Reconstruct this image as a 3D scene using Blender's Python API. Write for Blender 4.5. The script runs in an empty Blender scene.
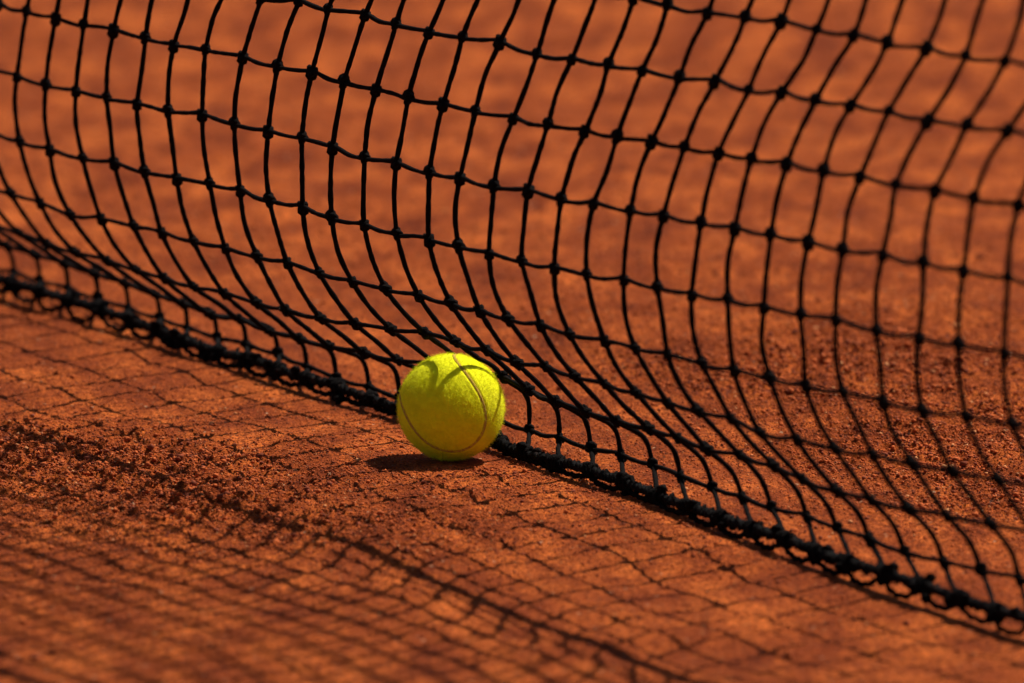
import bpy, math, random
import numpy as np
rng = np.random.default_rng(7); random.seed(7)
scn = bpy.context.scene
COL = scn.collection

# ---------------------------------------------------------------- helpers
def tag(o, label=None, cat=None, group=None, kind=None):
    for k, v in (('label', label), ('category', cat), ('group', group), ('kind', kind)):
        if v: o[k] = v
    return o
def empty(name, loc):
    o = bpy.data.objects.new(name, None); COL.objects.link(o); o.location = loc; o.empty_display_size = .05
    return o
def mesh_obj(name, V, F, mats, parent=None, matidx=None, smooth=True, loc=(0, 0, 0), attrs=None):
    """V (n,3), F (m,k) arrays -> ONE mesh object"""
    V = np.asarray(V, np.float32); F = np.asarray(F, np.int32); k = F.shape[1]
    me = bpy.data.meshes.new(name)
    me.vertices.add(len(V)); me.vertices.foreach_set('co', V.ravel())
    me.loops.add(F.size); me.loops.foreach_set('vertex_index', F.ravel())
    me.polygons.add(len(F)); me.polygons.foreach_set('loop_start', np.arange(0, F.size, k, dtype=np.int32))
    me.polygons.foreach_set('loop_total', np.full(len(F), k, np.int32))
    if matidx is not None: me.polygons.foreach_set('material_index', np.asarray(matidx, np.int32))
    me.update(calc_edges=True); me.validate()
    if smooth: me.polygons.foreach_set('use_smooth', np.ones(len(me.polygons), bool))
    for m in (mats if isinstance(mats, (list, tuple)) else [mats]): me.materials.append(m)
    for an, av in (attrs or {}).items():
        at = me.attributes.new(an, 'FLOAT', 'POINT'); at.data.foreach_set('value', np.asarray(av, np.float32))
    o = bpy.data.objects.new(name, me); COL.objects.link(o); o.location = loc
    if parent: o.parent = parent
    return o
class Geo:
    def __init__(s): s.V = []; s.F = []; s.n = 0
    def add(s, V, F): s.V.append(V); s.F.append(F + s.n); s.n += len(V)
    def out(s): return np.concatenate(s.V), np.concatenate(s.F)
def frames(P, closed=False):
    T = np.gradient(P, axis=0) if not closed else np.roll(P, -1, 0) - np.roll(P, 1, 0)
    T /= np.linalg.norm(T, axis=1)[:, None] + 1e-12
    N = np.zeros_like(P)
    ref = np.array([.31, .17, .93]) if abs(T[0, 2]) < .9 else np.array([.93, .3, .1])
    n = ref - T[0] * (ref @ T[0]); n /= np.linalg.norm(n); N[0] = n
    for k in range(1, len(P)):
        n = n - T[k] * (n @ T[k]); n /= np.linalg.norm(n) + 1e-12; N[k] = n
    return T, N, np.cross(T, N)
def tube(P, r, sides=7, closed=False, caps=True):
    P = np.asarray(P, float); m = len(P); T, N, B = frames(P, closed)
    r = np.broadcast_to(np.asarray(r, float), (m,))
    a = np.linspace(0, 2 * np.pi, sides, endpoint=False)
    V = P[:, None] + r[:, None, None] * (np.cos(a)[None, :, None] * N[:, None] + np.sin(a)[None, :, None] * B[:, None])
    V = V.reshape(-1, 3)
    rows = m if closed else m - 1
    i = np.arange(rows)[:, None] * sides; j = ((np.arange(rows) + 1) % m)[:, None] * sides
    q = np.arange(sides)[None]; q2 = (q + 1) % sides
    F = np.stack([i + q, i + q2, j + q2, j + q], -1).reshape(-1, 4)
    return V, F
def catmull(P, k):
    P = np.asarray(P, float); Q = np.concatenate([[2 * P[0] - P[1]], P, [2 * P[-1] - P[-2]]])
    t = np.linspace(0, 1, k, endpoint=False)[:, None]; out = []
    for s in range(len(P) - 1):
        a, b, c, d = Q[s:s + 4]
        out.append(.5 * (2 * b + (c - a) * t + (2 * a - 5 * b + 4 * c - d) * t ** 2 + (3 * b - a - 3 * c + d) * t ** 3))
    out.append(P[-1:]); return np.concatenate(out)
_tabs = {}
def vnoise(x, y, s, seed):
    """smooth value noise in [-1,1] with cell size s (metres)"""
    if seed not in _tabs: _tabs[seed] = np.random.default_rng(seed).uniform(-1, 1, (512, 512))
    t = _tabs[seed]; u = x / s + 100.37; v = y / s + 57.81
    iu = np.floor(u).astype(int); iv = np.floor(v).astype(int); fu = u - iu; fv = v - iv
    fu = fu * fu * fu * (fu * (fu * 6 - 15) + 10); fv = fv * fv * fv * (fv * (fv * 6 - 15) + 10)
    g = lambda a, b: t[a % 512, b % 512]
    return (g(iu, iv) * (1 - fu) + g(iu + 1, iv) * fu) * (1 - fv) + (g(iu, iv + 1) * (1 - fu) + g(iu + 1, iv + 1) * fu) * fv

# ---------------------------------------------------------------- materials
def mat(name):
    m = bpy.data.materials.new(name); m.use_nodes = True; nt = m.node_tree; return m, nt, nt.nodes['Principled BSDF']
def nd(nt, t, **kw):
    n = nt.nodes.new(t)
    for k, v in kw.items():
        if k in n.inputs: n.inputs[k].default_value = v
        else: setattr(n, k, v)
    return n
def ramp(nt, fac, stops):
    r = nt.nodes.new('ShaderNodeValToRGB'); e = r.color_ramp.elements
    while len(e) < len(stops): e.new(.5)
    for el, (p, c) in zip(e, stops): el.position = p; el.color = (*c, 1)
    nt.links.new(fac, r.inputs[0]); return r.outputs[0]

def clay_material():
    m, nt, b = mat('red_clay'); L = nt.links.new
    tc = nd(nt, 'ShaderNodeTexCoord'); co = tc.outputs['Object']
    mp = nd(nt, 'ShaderNodeMapping'); L(co, mp.inputs['Vector']); mp.inputs['Scale'].default_value = (1, .38, 1); mp.inputs['Rotation'].default_value = (0, 0, .12)   # stretched in depth; dark clay patches also stand in for shaded footprints
    def noise(scale, detail=4, rough=.6, stretch=False):
        n = nd(nt, 'ShaderNodeTexNoise', Scale=scale, Detail=detail, Roughness=rough); L(mp.outputs[0] if stretch else co, n.inputs['Vector']); return n.outputs['Fac']
    big = ramp(nt, noise(19, 6, .7, True), [(.38, CLAY_DARK), (.49, CLAY_MID), (.62, CLAY_LIGHT)])
    big2 = ramp(nt, noise(34, 4, .6, True), [(.32, (.70, .62, .58)), (.50, (1, 1, 1)), (.68, (1.18, 1.2, 1.2))])
    fine = ramp(nt, noise(420, 3, .7), [(.32, (.45, .42, .40)), (.5, (1, 1, 1)), (.68, (1.4, 1.5, 1.55))])
    mx = nd(nt, 'ShaderNodeMix', data_type='RGBA', blend_type='MULTIPLY'); mx.inputs[0].default_value = 1
    m0 = nd(nt, 'ShaderNodeMix', data_type='RGBA', blend_type='MULTIPLY'); m0.inputs[0].default_value = 1; L(big, m0.inputs[6]); L(big2, m0.inputs[7])
    L(m0.outputs[2], mx.inputs[6]); L(fine, mx.inputs[7])
    # pale lime and dark brick specks
    vo = nd(nt, 'ShaderNodeTexVoronoi', Scale=330.0); L(co, vo.inputs['Vector'])
    sp = nd(nt, 'ShaderNodeSeparateColor'); L(vo.outputs['Color'], sp.inputs[0])
    def speck(ch, thr, col, prev):
        g = nd(nt, 'ShaderNodeMath', operation='GREATER_THAN'); L(sp.outputs[ch], g.inputs[0]); g.inputs[1].default_value = thr
        d = nd(nt, 'ShaderNodeMath', operation='LESS_THAN'); L(vo.outputs['Distance'], d.inputs[0]); d.inputs[1].default_value = .38
        p = nd(nt, 'ShaderNodeMath', operation='MULTIPLY'); L(g.outputs[0], p.inputs[0]); L(d.outputs[0], p.inputs[1])
        x = nd(nt, 'ShaderNodeMix', data_type='RGBA'); L(p.outputs[0], x.inputs[0]); L(prev, x.inputs[6]); x.inputs[7].default_value = (*col, 1)
        return x.outputs[2]
    mid_ = ramp(nt, noise(170, 4, .75), [(.36, (.55, .50, .46)), (.50, (1, 1, 1)), (.70, (1.15, 1.18, 1.2))])  # colour speckle: its dark spots put the shade of small pits into the clay
    m3_ = nd(nt, 'ShaderNodeMix', data_type='RGBA', blend_type='MULTIPLY'); m3_.inputs[0].default_value = 1; L(mx.outputs[2], m3_.inputs[6]); L(mid_, m3_.inputs[7]); mx = m3_
    c = speck(0, .992, (.60, .32, .18), mx.outputs[2]); c = speck(1, .95, (.17, .045, .018), c)
    L(c, b.inputs['Base Color']); b.inputs['Roughness'].default_value = .95
    b.inputs['Specular IOR Level'].default_value = .12
    at = nd(nt, 'ShaderNodeAttribute', attribute_name='rough')
    bn = nd(nt, 'ShaderNodeBump', Strength=1.0, Distance=.0040); L(noise(650, 3, .75), bn.inputs['Height'])
    b2 = nd(nt, 'ShaderNodeBump', Strength=1.0, Distance=.005); L(noise(150, 4, .7), b2.inputs['Height']); L(bn.outputs[0], b2.inputs['Normal'])
    L(b2.outputs[0], b.inputs['Normal'])
    return m
CLAY_DARK = (.290, .048, .008); CLAY_MID = (.440, .083, .013); CLAY_LIGHT = (.690, .150, .025)
CLAY = clay_material()
def grain_mat(name, col):
    m, nt, b = mat(name)
    oi = nd(nt, 'ShaderNodeTexNoise', Scale=600.0, Detail=2.0)
    tc = nd(nt, 'ShaderNodeTexCoord'); nt.links.new(tc.outputs['Object'], oi.inputs['Vector'])
    nt.links.new(ramp(nt, oi.outputs['Fac'], [(.3, tuple(c * .65 for c in col)), (.7, tuple(min(1, c * 1.3) for c in col))]), b.inputs['Base Color'])
    b.inputs['Roughness'].default_value = .9; b.inputs['Specular IOR Level'].default_value = .2
    return m
GR1 = grain_mat('clay_grain', (.44, .090, .018)); GR2 = grain_mat('brick_grain', (.21, .042, .014)); GR3 = grain_mat('pale_grain', (.60, .24, .09))

def twine_material(name, col, scale, spec, dust):
    m, nt, b = mat(name); L = nt.links.new
    tc = nd(nt, 'ShaderNodeTexCoord')
    n = nd(nt, 'ShaderNodeTexNoise', Scale=scale, Detail=4.0, Roughness=.7); L(tc.outputs['Object'], n.inputs['Vector'])
    L(ramp(nt, n.outputs['Fac'], [(.35, tuple(c * .6 for c in col)), (.6, col), (.8, (col[0] * 2.2, col[1] * 1.9, col[2] * 1.7))]), b.inputs['Base Color'])
    dn_ = nd(nt, 'ShaderNodeTexNoise', Scale=95.0, Detail=5.0, Roughness=.75); L(tc.outputs['Object'], dn_.inputs['Vector'])
    dm = nd(nt, 'ShaderNodeMapRange'); L(dn_.outputs['Fac'], dm.inputs[0]); dm.inputs[1].default_value = .56; dm.inputs[2].default_value = .72; dm.inputs[4].default_value = dust
    dx = nd(nt, 'ShaderNodeMix', data_type='RGBA'); L(dm.outputs[0], dx.inputs[0]); L(b.inputs['Base Color'].links[0].from_socket, dx.inputs[6]); dx.inputs[7].default_value = (.20, .062, .025, 1)
    L(dx.outputs[2], b.inputs['Base Color'])
    b.inputs['Roughness'].default_value = .9; b.inputs['Specular IOR Level'].default_value = spec
    w = nd(nt, 'ShaderNodeTexVoronoi', Scale=scale * 2.0); L(tc.outputs['Object'], w.inputs['Vector'])
    bp = nd(nt, 'ShaderNodeBump', Strength=.8, Distance=.0006); L(w.outputs['Distance'], bp.inputs['Height']); L(bp.outputs[0], b.inputs['Normal'])
    return m
TWINE = twine_material('black_polyethylene_twine', (.0060, .0048, .0045), 550.0, .05, .05)
ROPE = twine_material('black_lead_rope', (.0045, .0036, .0034), 420.0, .10, .22)

def felt_material(name, base, edge, fuzz=True):
    m, nt, b = mat(name); L = nt.links.new
    tc = nd(nt, 'ShaderNodeTexCoord')
    n = nd(nt, 'ShaderNodeTexNoise', Scale=190.0, Detail=6.0, Roughness=.7); L(tc.outputs['Object'], n.inputs['Vector'])
    L(ramp(nt, n.outputs['Fac'], [(.3, edge), (.62, base)]), b.inputs['Base Color'])
    b.inputs['Roughness'].default_value = 1.0; b.inputs['Specular IOR Level'].default_value = .05
    b.inputs['Sheen Weight'].default_value = .15; b.inputs['Sheen Roughness'].default_value = .6
    b.inputs['Sheen Tint'].default_value = (.9, 1, .3, 1)
    bp = nd(nt, 'ShaderNodeBump', Strength=.8, Distance=.0012); L(n.outputs['Fac'], bp.inputs['Height']); L(bp.outputs[0], b.inputs['Normal'])
    return m
FELT = felt_material('yellow_felt', (.96, .96, .012), (.80, .78, .008))
FIBRE = felt_material('yellow_fibre', (.95, .95, .015), (.80, .78, .010))
SEAM = felt_material('seam_rubber', (.50, .33, .05), (.36, .20, .03))
m, nt, b = mat('white_headband_canvas'); b.inputs['Base Color'].default_value = (.72, .70, .66, 1); b.inputs['Roughness'].default_value = .85
wv = nd(nt, 'ShaderNodeTexNoise', Scale=90.0, Detail=4.0); bb = nd(nt, 'ShaderNodeBump', Strength=.3, Distance=.001)
nt.links.new(wv.outputs['Fac'], bb.inputs['Height']); nt.links.new(bb.outputs[0], b.inputs['Normal']); CANVAS = m

# ---------------------------------------------------------------- net shape (10 rows x 42 columns, 0.1 mm, hanging and pushed by the wind)
KN = """-3496,8083,60 -3522,8298,71 -3750,8007,328 -3981,7793,650 -4183,7623,1015 -4318,7478,1419 -4368,7334,1843 -4381,7175,2264 -4369,6996,2676 -4341,6802,3082;-3296,7681,60 -3320,7896,77 -3544,7606,339 -3788,7387,647 -4000,7212,1003 -4131,7069,1409 -4169,6931,1835 -4172,6777,2258 -4152,6601,2672 -4118,6410,3078;-3095,7279,60 -3117,7494,84 -3339,7206,349 -3595,6981,643 -3816,6801,991 -3944,6660,1399 -3971,6528,1828 -3963,6379,2252 -3936,6207,2667 -3896,6019,3074;-2895,6877,61 -2916,7092,92 -3133,6804,362 -3403,6574,639 -3632,6391,979 -3755,6251,1389 -3771,6125,1820 -3755,5981,2246 -3719,5813,2661 -3673,5627,3069;-2695,6474,61 -2715,6690,103 -2929,6402,373 -3212,6167,632 -3445,5981,968 -3563,5843,1379 -3571,5723,1812 -3546,5584,2239 -3503,5418,2655 -3452,5234,3063;-2495,6071,60 -2516,6288,108 -2728,5998,378 -3021,5761,624 -3254,5573,958 -3369,5437,1371 -3370,5321,1805 -3337,5186,2233 -3287,5023,2649 -3231,4841,3057;-2295,5668,59 -2314,5887,103 -2524,5594,375 -2825,5357,614 -3056,5168,950 -3171,5032,1363 -3171,4919,1798 -3129,4789,2227 -3073,4628,2644 -3011,4447,3052;-2093,5265,59 -2107,5489,100 -2315,5192,366 -2618,4957,608 -2853,4765,943 -2970,4628,1357 -2974,4515,1794 -2922,4391,2225 -2861,4231,2641 -2793,4052,3049;-1891,4861,58 -1899,5092,103 -2112,4790,358 -2411,4556,605 -2647,4363,940 -2767,4225,1356 -2780,4111,1794 -2719,3992,2227 -2652,3833,2642 -2576,3656,3049;-1691,4457,58 -1700,4690,102 -1913,4389,356 -2207,4154,605 -2441,3962,944 -2562,3823,1360 -2583,3707,1798 -2526,3589,2232 -2447,3432,2647 -2358,3260,3054;-1492,4053,58 -1505,4285,105 -1721,3987,361 -2011,3750,608 -2228,3564,956 -2347,3425,1369 -2381,3305,1806 -2332,3185,2242 -2244,3030,2655 -2140,2864,3061;-1294,3648,57 -1309,3880,112 -1531,3586,365 -1818,3345,613 -2022,3164,970 -2137,3025,1382 -2175,2905,1817 -2137,2781,2254 -2039,2627,2665 -1922,2469,3070;-1097,3243,56 -1111,3473,116 -1345,3185,369 -1624,2942,622 -1821,2762,983 -1927,2627,1398 -1971,2505,1832 -1937,2379,2266 -1831,2226,2677 -1702,2074,3080;-898,2838,56 -918,3064,112 -1157,2785,371 -1428,2540,631 -1621,2360,997 -1718,2229,1417 -1768,2105,1848 -1732,1978,2280 -1616,1828,2688 -1481,1679,3090;-701,2434,56 -723,2656,105 -964,2386,376 -1229,2140,644 -1417,1959,1009 -1510,1831,1431 -1560,1708,1863 -1519,1581,2293 -1395,1432,2697 -1261,1285,3100;-504,2031,57 -528,2251,97 -762,1991,385 -1023,1743,654 -1216,1558,1016 -1311,1430,1439 -1346,1312,1875 -1298,1186,2304 -1171,1037,2703 -1042,890,3109;-308,1628,58 -331,1848,95 -544,1601,405 -807,1352,671 -1015,1158,1022 -1114,1028,1446 -1128,916,1885 -1073,792,2314 -949,645,2717 -825,493,3122;-113,1225,60 -126,1449,101 -322,1214,430 -588,964,693 -809,760,1030 -921,623,1449 -921,514,1890 -857,392,2320 -736,249,2731 -611,95,3134;81,823,60 78,1050,116 -102,826,462 -374,576,718 -603,363,1043 -725,219,1456 -727,106,1895 -657,-15,2326 -536,-154,2738 -401,-304,3141;274,419,58 278,649,135 110,434,492 -167,185,745 -404,-36,1058 -525,-183,1466 -530,-302,1901 -461,-425,2331 -334,-558,2747 -193,-705,3148;468,15,55 474,247,153 302,31,507 29,-212,763 -205,-436,1074 -327,-586,1480 -328,-707,1913 -257,-831,2340 -131,-962,2755 14,-1107,3156;660,-390,54 667,-158,163 472,-385,495 213,-623,770 -11,-840,1091 -132,-990,1496 -132,-1113,1927 -50,-1235,2351 78,-1366,2762 221,-1509,3165;854,-794,54 851,-566,172 641,-802,487 395,-1035,778 173,-1247,1104 52,-1398,1511 63,-1519,1941 156,-1638,2364 289,-1768,2774 428,-1911,3177;1047,-1199,54 1034,-977,186 814,-1219,492 574,-1448,791 353,-1656,1121 236,-1807,1528 259,-1923,1960 365,-2039,2379 498,-2170,2788 635,-2313,3191;1237,-1604,55 1207,-1392,196 996,-1632,505 753,-1859,807 531,-2064,1139 425,-2215,1547 457,-2327,1979 571,-2440,2396 710,-2571,2801 844,-2714,3205;1425,-2009,56 1380,-1810,197 1176,-2045,518 934,-2270,821 717,-2472,1158 616,-2622,1566 653,-2733,1997 775,-2843,2415 920,-2971,2818 1055,-3114,3221;1610,-2414,57 1560,-2228,201 1350,-2459,526 1110,-2682,830 902,-2881,1174 811,-3027,1588 850,-3137,2018 974,-3246,2434 1128,-3372,2837 1270,-3512,3241;1793,-2819,58 1736,-2646,208 1525,-2873,537 1281,-3096,841 1082,-3291,1192 1012,-3430,1611 1050,-3540,2041 1171,-3650,2458 1333,-3774,2858 1487,-3909,3260;1975,-3225,59 1908,-3062,222 1705,-3287,553 1455,-3509,853 1270,-3699,1213 1210,-3833,1635 1248,-3943,2065 1366,-4054,2483 1533,-4177,2882 1701,-4308,3278;2158,-3630,60 2087,-3477,232 1885,-3702,562 1634,-3921,863 1465,-4105,1233 1408,-4236,1658 1441,-4347,2090 1554,-4461,2507 1723,-4584,2904 1905,-4713,3295;2346,-4035,60 2267,-3893,237 2059,-4119,562 1815,-4332,876 1654,-4513,1252 1607,-4639,1680 1640,-4748,2116 1737,-4867,2536 1905,-4994,2932 2098,-5121,3316;2537,-4440,58 2452,-4308,236 2236,-4531,566 2003,-4742,887 1847,-4919,1269 1806,-5041,1700 1842,-5150,2135 1927,-5272,2560 2086,-5404,2957 2290,-5530,3336;2732,-4844,57 2637,-4720,240 2430,-4938,575 2205,-5145,903 2045,-5321,1286 2006,-5443,1718 2046,-5551,2154 2123,-5674,2579 2278,-5810,2978 2484,-5937,3355;2927,-5247,56 2838,-5126,246 2639,-5339,589 2416,-5543,924 2253,-5718,1308 2210,-5843,1739 2247,-5952,2175 2319,-6076,2600 2479,-6213,2995 2687,-6340,3373;3122,-5649,57 3048,-5526,261 2855,-5734,609 2636,-5935,947 2466,-6114,1325 2421,-6240,1757 2453,-6351,2193 2519,-6477,2619 2688,-6611,3011 2894,-6740,3388;3318,-6050,59 3260,-5926,268 3080,-6124,630 2862,-6324,969 2687,-6505,1343 2641,-6634,1772 2669,-6746,2210 2725,-6877,2636 2897,-7009,3029 3102,-7140,3408;3514,-6451,60 3467,-6328,266 3298,-6518,638 3093,-6709,991 2917,-6891,1362 2868,-7022,1790 2890,-7139,2225 2941,-7272,2653 3102,-7408,3052 3296,-7545,3434;3710,-6853,60 3671,-6730,261 3511,-6913,639 3322,-7096,1004 3158,-7272,1384 3099,-7408,1808 3114,-7530,2243 3163,-7664,2671 3303,-7808,3074 3478,-7955,3461;3906,-7255,60 3873,-7133,255 3721,-7311,639 3548,-7485,1016 3399,-7651,1406 3332,-7792,1829 3340,-7918,2261 3389,-8055,2687 3504,-8209,3093 3655,-8367,3487;4103,-7657,60 4074,-7536,250 3930,-7709,640 3774,-7874,1028 3639,-8032,1427 3568,-8174,1848 3571,-8305,2278 3615,-8446,2703 3707,-8610,3112 3828,-8781,3510;4300,-8060,60 4274,-7940,247 4138,-8108,642 3999,-8264,1040 3877,-8413,1447 3806,-8554,1868 3803,-8690,2297 3838,-8838,2720 3909,-9011,3129 4001,-9196,3529;4498,-8463,60 4473,-8343,244 4346,-8507,644 4223,-8654,1052 4116,-8794,1466 4045,-8935,1888 4036,-9074,2316 4061,-9229,2738 4112,-9412,3146 4174,-9610,3546"""
K = np.array([[[float(v) for v in q.split(',')] for q in c.split()] for c in KN.split(';')]) / 1e4
NI, NJ = K.shape[:2]; CI0 = -8
t_hat = K[30, 0] - K[10, 0]; t_hat[2] = 0; t_hat /= np.linalg.norm(t_hat)
n_hat = np.array([t_hat[1], -t_hat[0], 0])       # towards the side the net bellies to
MESH = .045
TOP_ROWS = 17
# rows above the tenth: the belly dies out and the net rises to its band
rows = [K[:, j] for j in range(NJ)]
d = (K[:, 9] - K[:, 8]); dn = d @ n_hat; dt = d @ t_hat
kk = np.ones(7) / 7
sm = lambda a: np.convolve(np.pad(a, 3, mode='edge'), kk, mode='valid')
dn = sm(sm(dn)); dt = sm(sm(dt)); cur = K[:, 9].copy()
for j in range(TOP_ROWS):
    dn = dn * .55; dt = dt * .80
    dn = dn + .0016
    dz = np.sqrt(np.maximum(MESH ** 2 * .94 - dn ** 2 - dt ** 2, 1e-4))
    cur = cur + dn[:, None] * n_hat + dt[:, None] * t_hat + dz[:, None] * np.array([0, 0, 1.])
    wob = .004 * np.sin(np.arange(NI) * .31 + j * .7) * min(1, j / 4)
    rows.append(cur + wob[:, None] * n_hat)
G = np.stack(rows, 1)                               # (NI, NR, 3)
EXT_L, EXT_R = 46, 60
CI_V = CI0 + 1 - EXT_L
def ext(Gc, base, step, count, sgn):
    out = []
    for k in range(1, count + 1):
        w = .01 * np.sin(k * .33 + np.arange(G.shape[1]) * .05) * min(1, k / 8); w[0] = 0; w *= np.minimum(1, np.arange(G.shape[1]) / 5)
        out.append(base + sgn * k * MESH * t_hat + w[:, None] * n_hat)
    return out
left = ext(G, G[1], MESH, EXT_L, -1)[::-1]; right = ext(G, G[-1], MESH, EXT_R, 1)
G = np.concatenate([np.array(left), G[1:], np.array(right)]); C0 = CI0 + 1 - EXT_L
NC, NR = G.shape[:2]
ci_ = np.arange(NC) + C0
lift = .0042 * (1 / (1 + np.exp(-(ci_ - 16.5) / 1.5)) + 1 / (1 + np.exp((ci_ - 4.) / 1.5)))      # the cord rides a little above the clay away from the ball
G[:, 0, 2] = .0068 + lift
G[:, 0] += (.0035 + lift * 2.6)[:, None] * (n_hat + 2.05 * t_hat)
G[:, 1:] += rng.normal(0, .0006, G[:, 1:].shape)
BALL = np.array([0, 0, .0335]); BR = .0335
def off_ball(Q, rad):
    dd = Q - BALL; L = np.linalg.norm(dd, axis=1); k = L < BR + rad
    Q[k] = BALL + dd[k] / L[k][:, None] * (BR + rad); Q[:, 2] = np.maximum(Q[:, 2], rad * .8); return Q

net = empty('tennis_net', tuple((G[NC // 2, 0] * [1, 1, 0]).tolist()))
tag(net, 'black knotted net hanging across the clay and bellying out over the ball', 'tennis net')
ORG = np.array(net.location)
def net_part(name, geo, mt, parent=net, **kw):
    V, F = geo.out(); return mesh_obj(name, V - ORG, F, mt, parent, **kw)

trefoil_t = np.linspace(0, 2 * np.pi, 22, endpoint=False)
def knot(g, p, v, h, n, size, seed, lo):
    if lo:
        t = np.linspace(0, 2 * np.pi, 7, endpoint=False); A = .0016 * size
        P = p + A * (np.cos(t)[:, None] * h + np.sin(t)[:, None] * v); g.add(*tube(P, .0016, 5, True)); return
    t = trefoil_t + seed
    x = (np.sin(t) + 2 * np.sin(2 * t)) / 3; y = (np.cos(t) - 2 * np.cos(2 * t)) / 3; z = -np.sin(3 * t)
    s = .00195 * size; m = 1 if seed % 2 < 1 else -1
    P = p + s * (x[:, None] * h * m * 1.05 + y[:, None] * v * 1.25) + .0016 * z[:, None] * n
    g.add(*tube(P, .00125 * size, 6, True))
    c = np.array([-.0022, -.0008, .0008, .0022]) * size           # core of the knot
    g.add(*tube(p + c[:, None] * v, np.array([.0012, .0021, .0021, .0012]) * size, 6))
def visible(ci): return -12 <= ci <= 36
def build_netting(shift, r0, r1, seed):
    g = Geo(); q = np.random.default_rng(seed)
    H = G + shift[None, None] if shift.ndim == 1 else G + shift
    for a in range(NC):                                             # vertical twines
        ci = a + C0; hi = visible(ci)
        k = 8 if hi else 3
        C_ = H[a, r0:r1 + 1]; mid = (C_[:-1] + C_[1:]) / 2
        mid = mid + (C_[1:] - mid) * 0
        amp = (np.where((np.arange(len(mid)) + a) % 2, 1, -1) * .0013 + q.normal(0, .0009, len(mid)))
        bow = np.zeros_like(mid)                                    # keep the hanging curve, add the twine's own kinks
        if len(C_) > 3:
            T2 = (C_[2:] - C_[:-2]) / 2; T2 = np.concatenate([T2[:1], T2, T2[-1:]]); bow = (T2[:-1] - T2[1:]) / 8
        mid = mid + bow + amp[:, None] * t_hat + q.normal(0, .0005, (len(mid), 1)) * n_hat
        if r0 == 0:
            hk = .0022 + .0040 / (1 + math.exp((a + C0 - 16.5) / 1.5))
            mid[1] = C_[1] + .44 * (C_[2] - C_[1]) - hk * n_hat + np.array([0, 0, hk]) + amp[1] * .3 * t_hat
            mid[0] = (C_[0] + C_[1]) / 2 + amp[0] * t_hat
        W_ = np.empty((len(C_) * 2 - 1, 3)); W_[::2] = C_; W_[1::2] = mid
        k = 6 if hi else 2
        P = catmull(W_, k)
        if r0 == 0: P = off_ball(P, .0021)
        if hi: P = P + (np.convolve(q.normal(0, 1, len(P) + 4), np.ones(5) / 5, 'valid') * .00055)[:, None] * t_hat
        rr = .00162 * (1 + (q.uniform(-.13, .13, len(P)) if hi else 0))
        g.add(*tube(P, rr, 7 if hi else 4))
    e = np.array([0, 0, 1.])
    for j in range(max(1, r0), r1 + 1):                             # horizontal twines
        pts = []; 
        for a in range(NC):
            p = H[a, j]; s = .0011 if (a + j) % 2 else -.0011
            up = H[a, min(j + 1, NR - 1)] - H[a, j - 1]; up = up / (np.linalg.norm(up) + 1e-9)
            pts += [p - t_hat * .0028 + up * (s + q.normal(0, .0003)), p + t_hat * .0028 + up * (s * .9 + q.normal(0, .0003))]
            if a < NC - 1: pts.append((H[a, j] + H[a + 1, j]) / 2 - e * .0006 + q.normal(0, .0005, 3))
        P = catmull(pts, 4)
        if r0 == 0: P = off_ball(P, .0017)
        rr = .00146 * (1 + q.uniform(-.13, .13, len(P)))
        g.add(*tube(P, rr, 6))
    for a in range(NC):
        hi = visible(a + C0)
        for j in range(max(1, r0), r1 + 1):
            v = H[a, min(j + 1, NR - 1)] - H[a, j - 1]; v /= np.linalg.norm(v)
            n = np.cross(t_hat, v); n /= np.linalg.norm(n); h = np.cross(v, n)
            p = H[a, j].copy()[None]; p = off_ball(p, .003)[0] if r0 == 0 else p[0]
            knot(g, p, v, h, n, q.uniform(1.12, 1.6), (a * 7 + j * 3) % 6 + .3, not (hi and j < 13))
    return g
net_part('netting', build_netting(np.zeros(3), 0, NR - 1, 3), TWINE)
SEAM_ROW, SEAM2 = 10, 20
# doubled layer of mesh in the upper part of the net
sh = (n_hat * -.012 + np.array([0, 0, -.021]) + t_hat * .019)
net_part('doubled_netting', build_netting(sh, SEAM_ROW + 1, SEAM2, 5), TWINE)
def seam_cord(row, rad, dz=0):
    g = Geo(); P = catmull(G[:, row] + np.array([0, 0, dz]), 5); g.add(*tube(P, rad, 7))
    ph = np.arange(len(catmull(P, 3))) * .9; Q = catmull(P, 3); T, N, B = frames(Q)
    g.add(*tube(Q + rad * 1.0 * (np.cos(ph)[:, None] * N + np.sin(ph)[:, None] * B), rad * .45, 5)); return g
g = Geo(); aa = np.arange(NC); P = G[:, 0] * [1, 1, 0] + (.002 + .006 * np.sin(aa * .23) + .003 * np.sin(aa * .71))[:, None] * n_hat
P[:, 2] = .380 + .004 * np.sin(aa * .17 + 1); P = catmull(P, 4); g.add(*tube(P, .0046, 7)); Q = catmull(P, 3); T, N, B = frames(Q); ph = np.arange(len(Q)) * .9
g.add(*tube(Q + .0042 * (np.cos(ph)[:, None] * N + np.sin(ph)[:, None] * B), .0022, 5)); net_part('tension_cord', g, ROPE)
net_part('seam_cord', seam_cord(SEAM2, .0045), ROPE)
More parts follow.
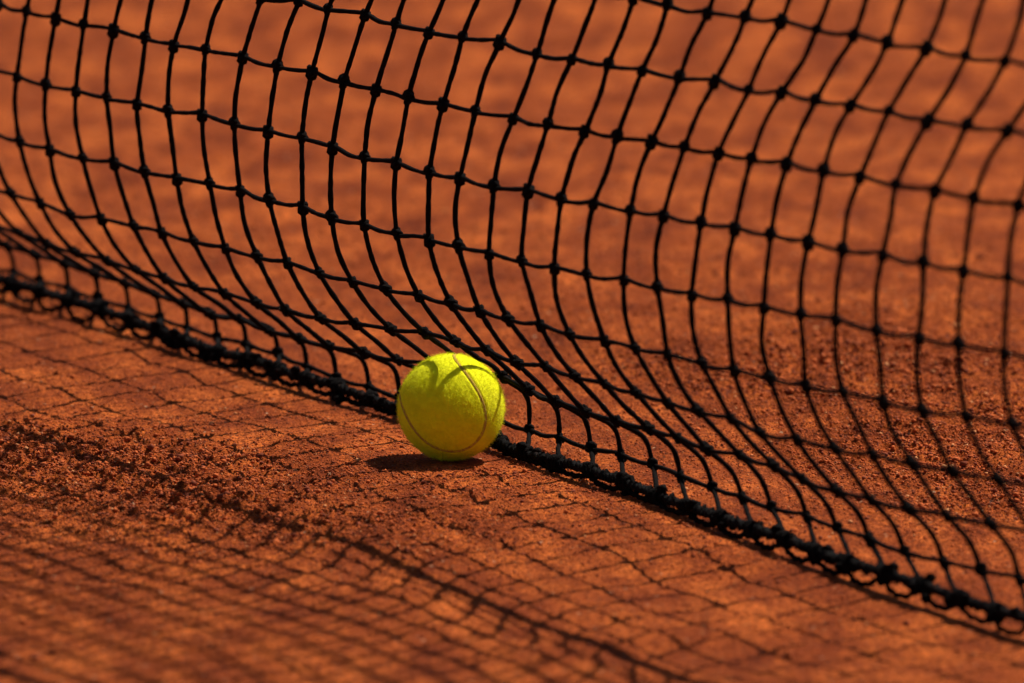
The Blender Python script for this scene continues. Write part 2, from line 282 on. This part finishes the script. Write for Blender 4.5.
# white headband folded over the top of the net
g = Geo(); topc = G[::2, -1]; prof = [(-.006, -.052), (-.0075, -.02), (-.006, -.002), (0, .004), (.006, -.002), (.0075, -.02), (.006, -.052), (.003, -.053), (.0045, -.02), (0, -.003), (-.0045, -.02), (-.003, -.053)]
V = np.array([[p + n_hat * u + np.array([0, 0, w + .012]) for u, w in prof] for p in topc]); k = len(prof); m_ = len(topc)
i_, q_ = np.meshgrid(np.arange(m_ - 1), np.arange(k), indexing='ij'); F = np.stack([i_ * k + q_, (i_ + 1) * k + q_, (i_ + 1) * k + (q_ + 1) % k, i_ * k + (q_ + 1) % k], -1).reshape(-1, 4)
g.add(V.reshape(-1, 3), F); net_part('headband', g, CANVAS)

# weighted bottom cord: three twisted strands, lying just on the clay
base = catmull(G[:, 0], 14); N_ = len(base); q = np.random.default_rng(11)
wz = np.convolve(q.normal(0, 1, N_ + 24), np.ones(25) / 25, 'valid') * .0032
wy = np.convolve(q.normal(0, 1, N_ + 24), np.ones(25) / 25, 'valid') * .004
base = base + wz[:, None] * np.array([0, 0, 1.]) + wy[:, None] * n_hat; base[:, 2] = np.maximum(base[:, 2], .0055)
T, N, B = frames(base); g = Geo(); s_ = np.arange(N_) * MESH / 14
for k in range(3):
    ph = s_ / .016 * 2 * np.pi + k * 2.094
    P = base + .0014 * (np.cos(ph)[:, None] * N + np.sin(ph)[:, None] * B)
    g.add(*tube(P, .0017 * (1 + q.uniform(-.12, .12, N_)), 8))
cord = net_part('bottom_cord', g, ROPE)
# lacing that whips the net to the cord: coils at every mesh and a loose spiral between
g = Geo()
for a in range(NC):
    c = base[a * 14]; T0 = T[a * 14]; N0 = N[a * 14]; B0 = B[a * 14]; hi = visible(a + C0)
    turns = q.uniform(1.8, 3.4); m2 = 34 if hi else 12
    u = np.linspace(0, 1, m2); ph = u * turns * 2 * np.pi + q.uniform(0, 6)
    R = .0031 + .0004 * np.sin(u * np.pi) + q.uniform(-.0007, .0009, m2)
    P = c + (u - .5)[:, None] * q.uniform(.008, .018) * T0 + R[:, None] * (np.cos(ph)[:, None] * N0 + np.sin(ph)[:, None] * B0)
    P[:, 2] = np.maximum(P[:, 2], .0012); g.add(*tube(P, .0016, 6 if hi else 4))
    if hi:                                                          # the clinching knot that touches the clay
        for s in range(3):
            t = trefoil_t + q.uniform(0, 6); o = c + n_hat * q.uniform(-.003, .005) + T0 * q.uniform(-.010, .010) * (1 if s < 2 else 2) + np.array([0, 0, q.uniform(-.006, .005)])
            P = o + .0016 * ((np.sin(t) + 2 * np.sin(2 * t)) / 2.4)[:, None] * T0 + .0016 * ((np.cos(t) - 2 * np.cos(2 * t)) / 2.4)[:, None] * np.array([0, 0, 1.]) - .0018 * np.sin(3 * t)[:, None] * n_hat
            P[:, 2] = np.maximum(P[:, 2], .0012); g.add(*tube(P, .0015, 6, True))
# slack cord drooping between clinches, added to darken the bottom cord's shadow line
L_ = []
for a in range(NC - 1):
    c0, c1 = base[a * 14], base[(a + 1) * 14]; m3 = (c0 + c1) / 2; o_ = n_hat * q.choice([.0005, .0015, .003, .0045]) * (.45 if 5 <= a + C0 <= 15 else .9); e_ = (c1 - c0)
    L_ += [c0 + n_hat * .002 - np.array([0, 0, .003]), m3 - e_ * .22 + o_ * [1, 1, 0] + [0, 0, .0030 - m3[2]], m3 + e_ * q.uniform(.1, .25) + o_ * .9 + [0, 0, .0028 - m3[2]]]
P = catmull(np.array(L_), 5); P[:, 2] = np.maximum(P[:, 2], .0018)
g.add(*tube(P, .0014 * (1 + q.uniform(-.12, .12, len(P))), 7))
P2 = catmull(P, 2); T3, N3, B3 = frames(P2); p3 = np.arange(len(P2)) * 1.1
g.add(*tube(P2 + .0015 * (np.cos(p3)[:, None] * N3 + np.sin(p3)[:, None] * B3), .0008, 4))
ph = s_ / .0085 * 2 * np.pi + 1.5 * np.sin(s_ * 90); P = base + (.0034 + .0007 * np.sin(s_ * 500) + q.normal(0, .0004, N_))[:, None] * (np.cos(ph)[:, None] * N + np.sin(ph)[:, None] * B)
P = catmull(P, 2); g.add(*tube(P, .0012, 5))
nf = 9000; ii = q.integers(14 * (-CI_V - 12), 14 * (-CI_V + 36), nf); hc = base[ii] + T[ii] * q.uniform(-.002, .002, (nf, 1))
hd = q.normal(size=(nf, 3)); hd /= np.linalg.norm(hd, axis=1)[:, None]; hl = q.uniform(.002, .005, (nf, 1)); hs = np.cross(hd, q.normal(size=(nf, 3))); hs /= np.linalg.norm(hs, axis=1)[:, None]
p0 = hc + hd * .0030; p1 = p0 + hd * hl * .5 + hs * hl * .2; p2 = p1 + hd * hl * .2 + np.cross(hd, hs) * hl * .4; hw = .00007
Vh = np.stack([p0 - hs * hw, p0 + hs * hw, p1 + hs * hw, p1 - hs * hw, p2 + hs * hw * .4, p2 - hs * hw * .4], 1); Vh[..., 2] = np.maximum(Vh[..., 2], .0006)
g.add(Vh.reshape(-1, 3), (np.array([[0, 1, 2, 3], [3, 2, 4, 5]])[None] + (np.arange(nf) * 6)[:, None, None]).reshape(-1, 4))
net_part('lacing', g, TWINE, cord).matrix_parent_inverse.identity()

# ---------------------------------------------------------------- clay court: one sheet, finely modelled near the ball
def axis(lo, hi, step, far):
    a = [lo]; s = step
    fine = np.arange(lo, hi, step); out = []; x = hi; s = step
    while x < far: x += s; s *= 1.13; out.append(x)
    pre = []; x = lo; s = step
    while x > -far: x -= s; s *= 1.13; pre.append(x)
    return np.array(pre[::-1] + list(fine) + out)
xs = axis(-.46, .50, .00115, 70.); ys = axis(-1.0, 2.35, .0021, 70.)
X, Y = np.meshgrid(xs, ys, indexing='ij')
def rough_mask(x, y):
    w = vnoise(x, y, .10, 31) * .5 + vnoise(x, y, .04, 32) * .35
    g_ = lambda cx, cy, sx, sy, r=0: np.exp(-(((x - cx) * np.cos(r) + (y - cy) * np.sin(r)) / sx) ** 2 - ((-(x - cx) * np.sin(r) + (y - cy) * np.cos(r)) / sy) ** 2)
    m =   .75 * g_(-.17, -.05, .20, .09, -.25) + .65 * g_(-.12, -.22, .17, .09, -.5) + .8 * g_(-.30, .02, .12, .14) + .12 * g_(-.22, -.42, .25, .25) + 1.0 * g_(.30, .22, .11, .30) + .8 * g_(.34, -.05, .08, .16) + .45 * g_(.18, .45, .12, .25)
    return np.clip(m * (1 + w * .9) + .05 + .16 * np.maximum(0, w), 0, 1)
def height(x, y, M):
    flat = 1 - np.exp(-((x * x + y * y) / .045 ** 2))
    dl = (x - G[NC // 2, 0, 0]) * t_hat[1] - (y - G[NC // 2, 0, 1]) * t_hat[0]
    flat = flat * (1 - .75 * np.exp(-(dl / .02) ** 2))
    far = np.exp(-np.maximum(0, np.hypot(x, y - .6) - 2.5) / 2)
    h = vnoise(x, y, .33, 1) * .0035 + vnoise(x, y, .09, 2) * .0022 + vnoise(x, y, .035, 3) * .0011
    r1 = vnoise(x, y, .014, 4); r2 = vnoise(x, y, .0062, 5); r3 = vnoise(x, y, .0040, 6)
    h += M * (np.abs(r1) * .0016 + np.maximum(0, r2) * .0024 + r3 * .0026)
    h += (.18 + .5 * M) * (r2 * .0006 + r3 * .0009)
    h += .0022 * np.maximum(0, vnoise(x, y, .02, 9) - .45) * np.clip((y - .3) * 2, 0, 1.6)     # heel scuffs farther off
    return (h * flat) * far - .0004
M = rough_mask(X, Y); Z = height(X, Y, M)
nx, ny = X.shape; V = np.stack([X, Y, Z], -1).reshape(-1, 3)
I, Jj = np.meshgrid(np.arange(nx - 1), np.arange(ny - 1), indexing='ij'); b0 = I * ny + Jj
F = np.stack([b0, b0 + ny, b0 + ny + 1, b0 + 1], -1).reshape(-1, 4)
court = mesh_obj('clay_court_ground', V, F, CLAY); tag(court, 'red clay court surface with loose crumbs', 'ground', kind='structure')

# loose clay grains
ico = np.array([(0, 0, 1), (1, 0, 0), (0, 1, 0), (-1, 0, 0), (0, -1, 0), (0, 0, -1)], float)
icof = np.array([(0, 1, 2), (0, 2, 3), (0, 3, 4), (0, 4, 1), (5, 2, 1), (5, 3, 2), (5, 4, 3), (5, 1, 4)])
q = np.random.default_rng(21); NG = 1000000
gx = q.uniform(-.46, .50, NG); gy = q.uniform(-.95, 2.3, NG); mm = rough_mask(gx, gy)
keep = q.uniform(0, 1, NG) < (.30 + .70 * mm ** 1.2) * np.where(gy > 1.0, .35, 1)
gx, gy, mm = gx[keep], gy[keep], mm[keep]; n = len(gx)
sz = np.exp(q.normal(-.1, .42, n)) * .00048 * (1 + .8 * mm)
big = q.uniform(0, 1, n) < .010 * (1 + 1.5 * mm); sz[big] *= q.uniform(1.5, 2.4, big.sum()); sz = np.minimum(sz, .0032)
near = (gx ** 2 + gy ** 2) < .030 ** 2; sz[near] *= .4
R = q.normal(size=(n, 3, 3)); R = np.linalg.qr(R)[0]
Vg = ico[None] * q.uniform(.6, 1.25, (n, 6, 1)) * np.array([1, 1, 1.]); Vg = np.einsum('nij,nkj->nki', R, Vg) * sz[:, None, None]
Vg[..., 2] *= .8; ctr = np.stack([gx, gy, height(gx, gy, mm) + sz * .35], -1); Vg += ctr[:, None]
Fg = (icof[None] + (np.arange(n) * 6)[:, None, None]).reshape(-1, 3)
mi = np.where(q.uniform(0, 1, n) < .035, 2, np.where(q.uniform(0, 1, n) < .3, 1, 0)); mi = np.repeat(mi, 8)
gr = mesh_obj('loose_clay_grains', Vg.reshape(-1, 3), Fg, [GR1, GR2, GR3], matidx=mi, smooth=False)
tag(gr, 'loose crumbs and grains of crushed red brick strewn over the court', 'clay grains', kind='stuff')

# ---------------------------------------------------------------- tennis ball
ball = empty('tennis_ball', (0, 0, 0)); tag(ball, 'yellow felt tennis ball resting on the clay against the foot of the net', 'ball')
RC = np.array([[-0.517362467992774, -0.6292046141675559, -0.580032438939999], [-0.2908496456098223, -0.5081614717629828, 0.8106654070973551], [-0.804824552533698, 0.5881100850401537, 0.0798997341234381]])       # seam frame -> view frame (right, up, towards viewer)
VR = np.array((0.999984, 0.000852, 0.005623)); VF = np.array((0.000000, 0.988713, -0.149822)); VU = np.array((-0.005688, 0.149820, 0.988697))
BR = .0331
RW = np.stack([VR, VU, -VF], 1) @ RC
tt = np.linspace(0, 2 * np.pi, 300, endpoint=False); sb = .1847; sa = 1 - sb
S = np.stack([sa * np.cos(tt) + sb * np.cos(3 * tt), sa * np.sin(tt) - sb * np.sin(3 * tt), 2 * math.sqrt(sa * sb) * np.sin(2 * tt)], 1) @ RW.T
S /= np.linalg.norm(S, axis=1)[:, None]
import bmesh
bm = bmesh.new(); bmesh.ops.create_icosphere(bm, subdivisions=6, radius=1.0)
me = bpy.data.meshes.new('felt'); bm.to_mesh(me); bm.free()
nv = len(me.vertices); D = np.zeros(nv * 3, np.float32); me.vertices.foreach_get('co', D); D = D.reshape(-1, 3).astype(float)
D /= np.linalg.norm(D, axis=1)[:, None]
def seam_dist(D):
    out = np.zeros(len(D))
    for s in range(0, len(D), 4000): out[s:s + 4000] = np.arccos(np.clip((D[s:s + 4000] @ S.T).max(1), -1, 1))
    return out * BR
sd = seam_dist(D)
q3 = lambda s, seed: vnoise(D[:, 0] + .7 * D[:, 2], D[:, 1] - .6 * D[:, 2], s, seed)
rr = BR - .0011 - .0009 * np.exp(-(sd / .0011) ** 2) + .0004 * np.exp(-((sd - .0025) / .0012) ** 2) + q3(.10, 41) * .00022 + q3(.045, 42) * .00018
Vb = D * rr[:, None]; Vb[:, 2] = np.maximum(Vb[:, 2], -.0333); Vb += [0, 0, BR - .0006]
me.vertices.foreach_set('co', Vb.astype(np.float32).ravel()); me.polygons.foreach_set('use_smooth', np.ones(len(me.polygons), bool)); me.materials.append(FELT); me.update()
felt = bpy.data.objects.new('felt_cover', me); COL.objects.link(felt); felt.parent = ball
# nap of the felt: short curved fibres
q = np.random.default_rng(5); NF = 75000
U = q.normal(size=(NF, 3)); U /= np.linalg.norm(U, axis=1)[:, None]; fd = seam_dist(U); U = U[fd > .0009]; NF = len(U)
lean = q.normal(size=(NF, 3)) * .9 + np.array([.3, 0, -.25]); lean -= U * (lean * U).sum(1)[:, None]
Lf = q.gamma(2.6, .00030, NF)[:, None]; side = np.cross(U, lean); side /= np.linalg.norm(side, axis=1)[:, None]
p0 = U * (BR - .0013); p1 = p0 + U * Lf * .75 + lean * Lf * .35; p2 = p0 + U * Lf * 1.05 + lean * Lf * .95; w = .000055
Vf = np.stack([p0 - side * w, p0 + side * w, p1 + side * w * .8, p1 - side * w * .8, p2 + side * w * .3, p2 - side * w * .3], 1) + np.array([0, 0, BR - .0006])
Vf[..., 2] = np.maximum(Vf[..., 2], .0002)
Ff = (np.array([[0, 1, 2, 3], [3, 2, 4, 5]])[None] + (np.arange(NF) * 6)[:, None, None]).reshape(-1, 4)
fz = mesh_obj('felt_nap', Vf.reshape(-1, 3), Ff, FIBRE, felt, smooth=False)
Vs, Fs = tube(S * (BR - .00185) + [0, 0, BR - .0006], .00135, 8, True); mesh_obj('seam', Vs, Fs, SEAM, ball)

# ---------------------------------------------------------------- camera
from mathutils import Matrix, Vector
cam = bpy.data.cameras.new('camera'); co = bpy.data.objects.new('camera', cam); COL.objects.link(co); scn.camera = co
Cp = Vector((0.036849, -8.690917, 1.390007)); fw = Vector((0.000000, 0.988713, -0.149822)); rt = Vector((0.999984, 0.000852, 0.005623)); up = rt.cross(fw)
co.matrix_world = Matrix(((rt.x, up.x, -fw.x, Cp.x), (rt.y, up.y, -fw.y, Cp.y), (rt.z, up.z, -fw.z, Cp.z), (0, 0, 0, 1)))
cam.sensor_width = 36; cam.lens = 14473.77 / 1024 * 36; cam.clip_start = .5; cam.clip_end = 300
cam.dof.use_dof = True; cam.dof.focus_distance = FOCUS = 8.776; cam.dof.aperture_fstop = cam.lens / 1000 / .054; cam.dof.aperture_blades = 9

# ---------------------------------------------------------------- daylight
EL, AZ = math.radians(58), math.radians(40)      # sun stands behind the net, to the right
sd_ = Vector((math.cos(EL) * math.cos(AZ), math.cos(EL) * math.sin(AZ), math.sin(EL)))
sun = bpy.data.lights.new('sun', 'SUN'); sun.energy = 5; sun.angle = math.radians(.45); sun.color = (1, .93, .82)
so = bpy.data.objects.new('sun', sun); COL.objects.link(so); so.rotation_euler = sd_.to_track_quat('Z', 'Y').to_euler()
w = bpy.data.worlds.new('World'); scn.world = w; w.use_nodes = True; nt = w.node_tree; bg = nt.nodes['Background']
sky = nt.nodes.new('ShaderNodeTexSky'); sky.sky_type = 'NISHITA'; sky.sun_disc = False; sky.sun_elevation = EL
sky.sun_rotation = math.atan2(sd_.x, sd_.y); nt.links.new(sky.outputs[0], bg.inputs[0]); bg.inputs[1].default_value = .05
vs = scn.view_settings; vs.view_transform = 'Standard'; vs.look = 'None'; vs.exposure = .34; vs.gamma = 1; vs.use_curve_mapping = False
scn.cycles.use_denoising = True; scn.cycles.max_bounces = 6
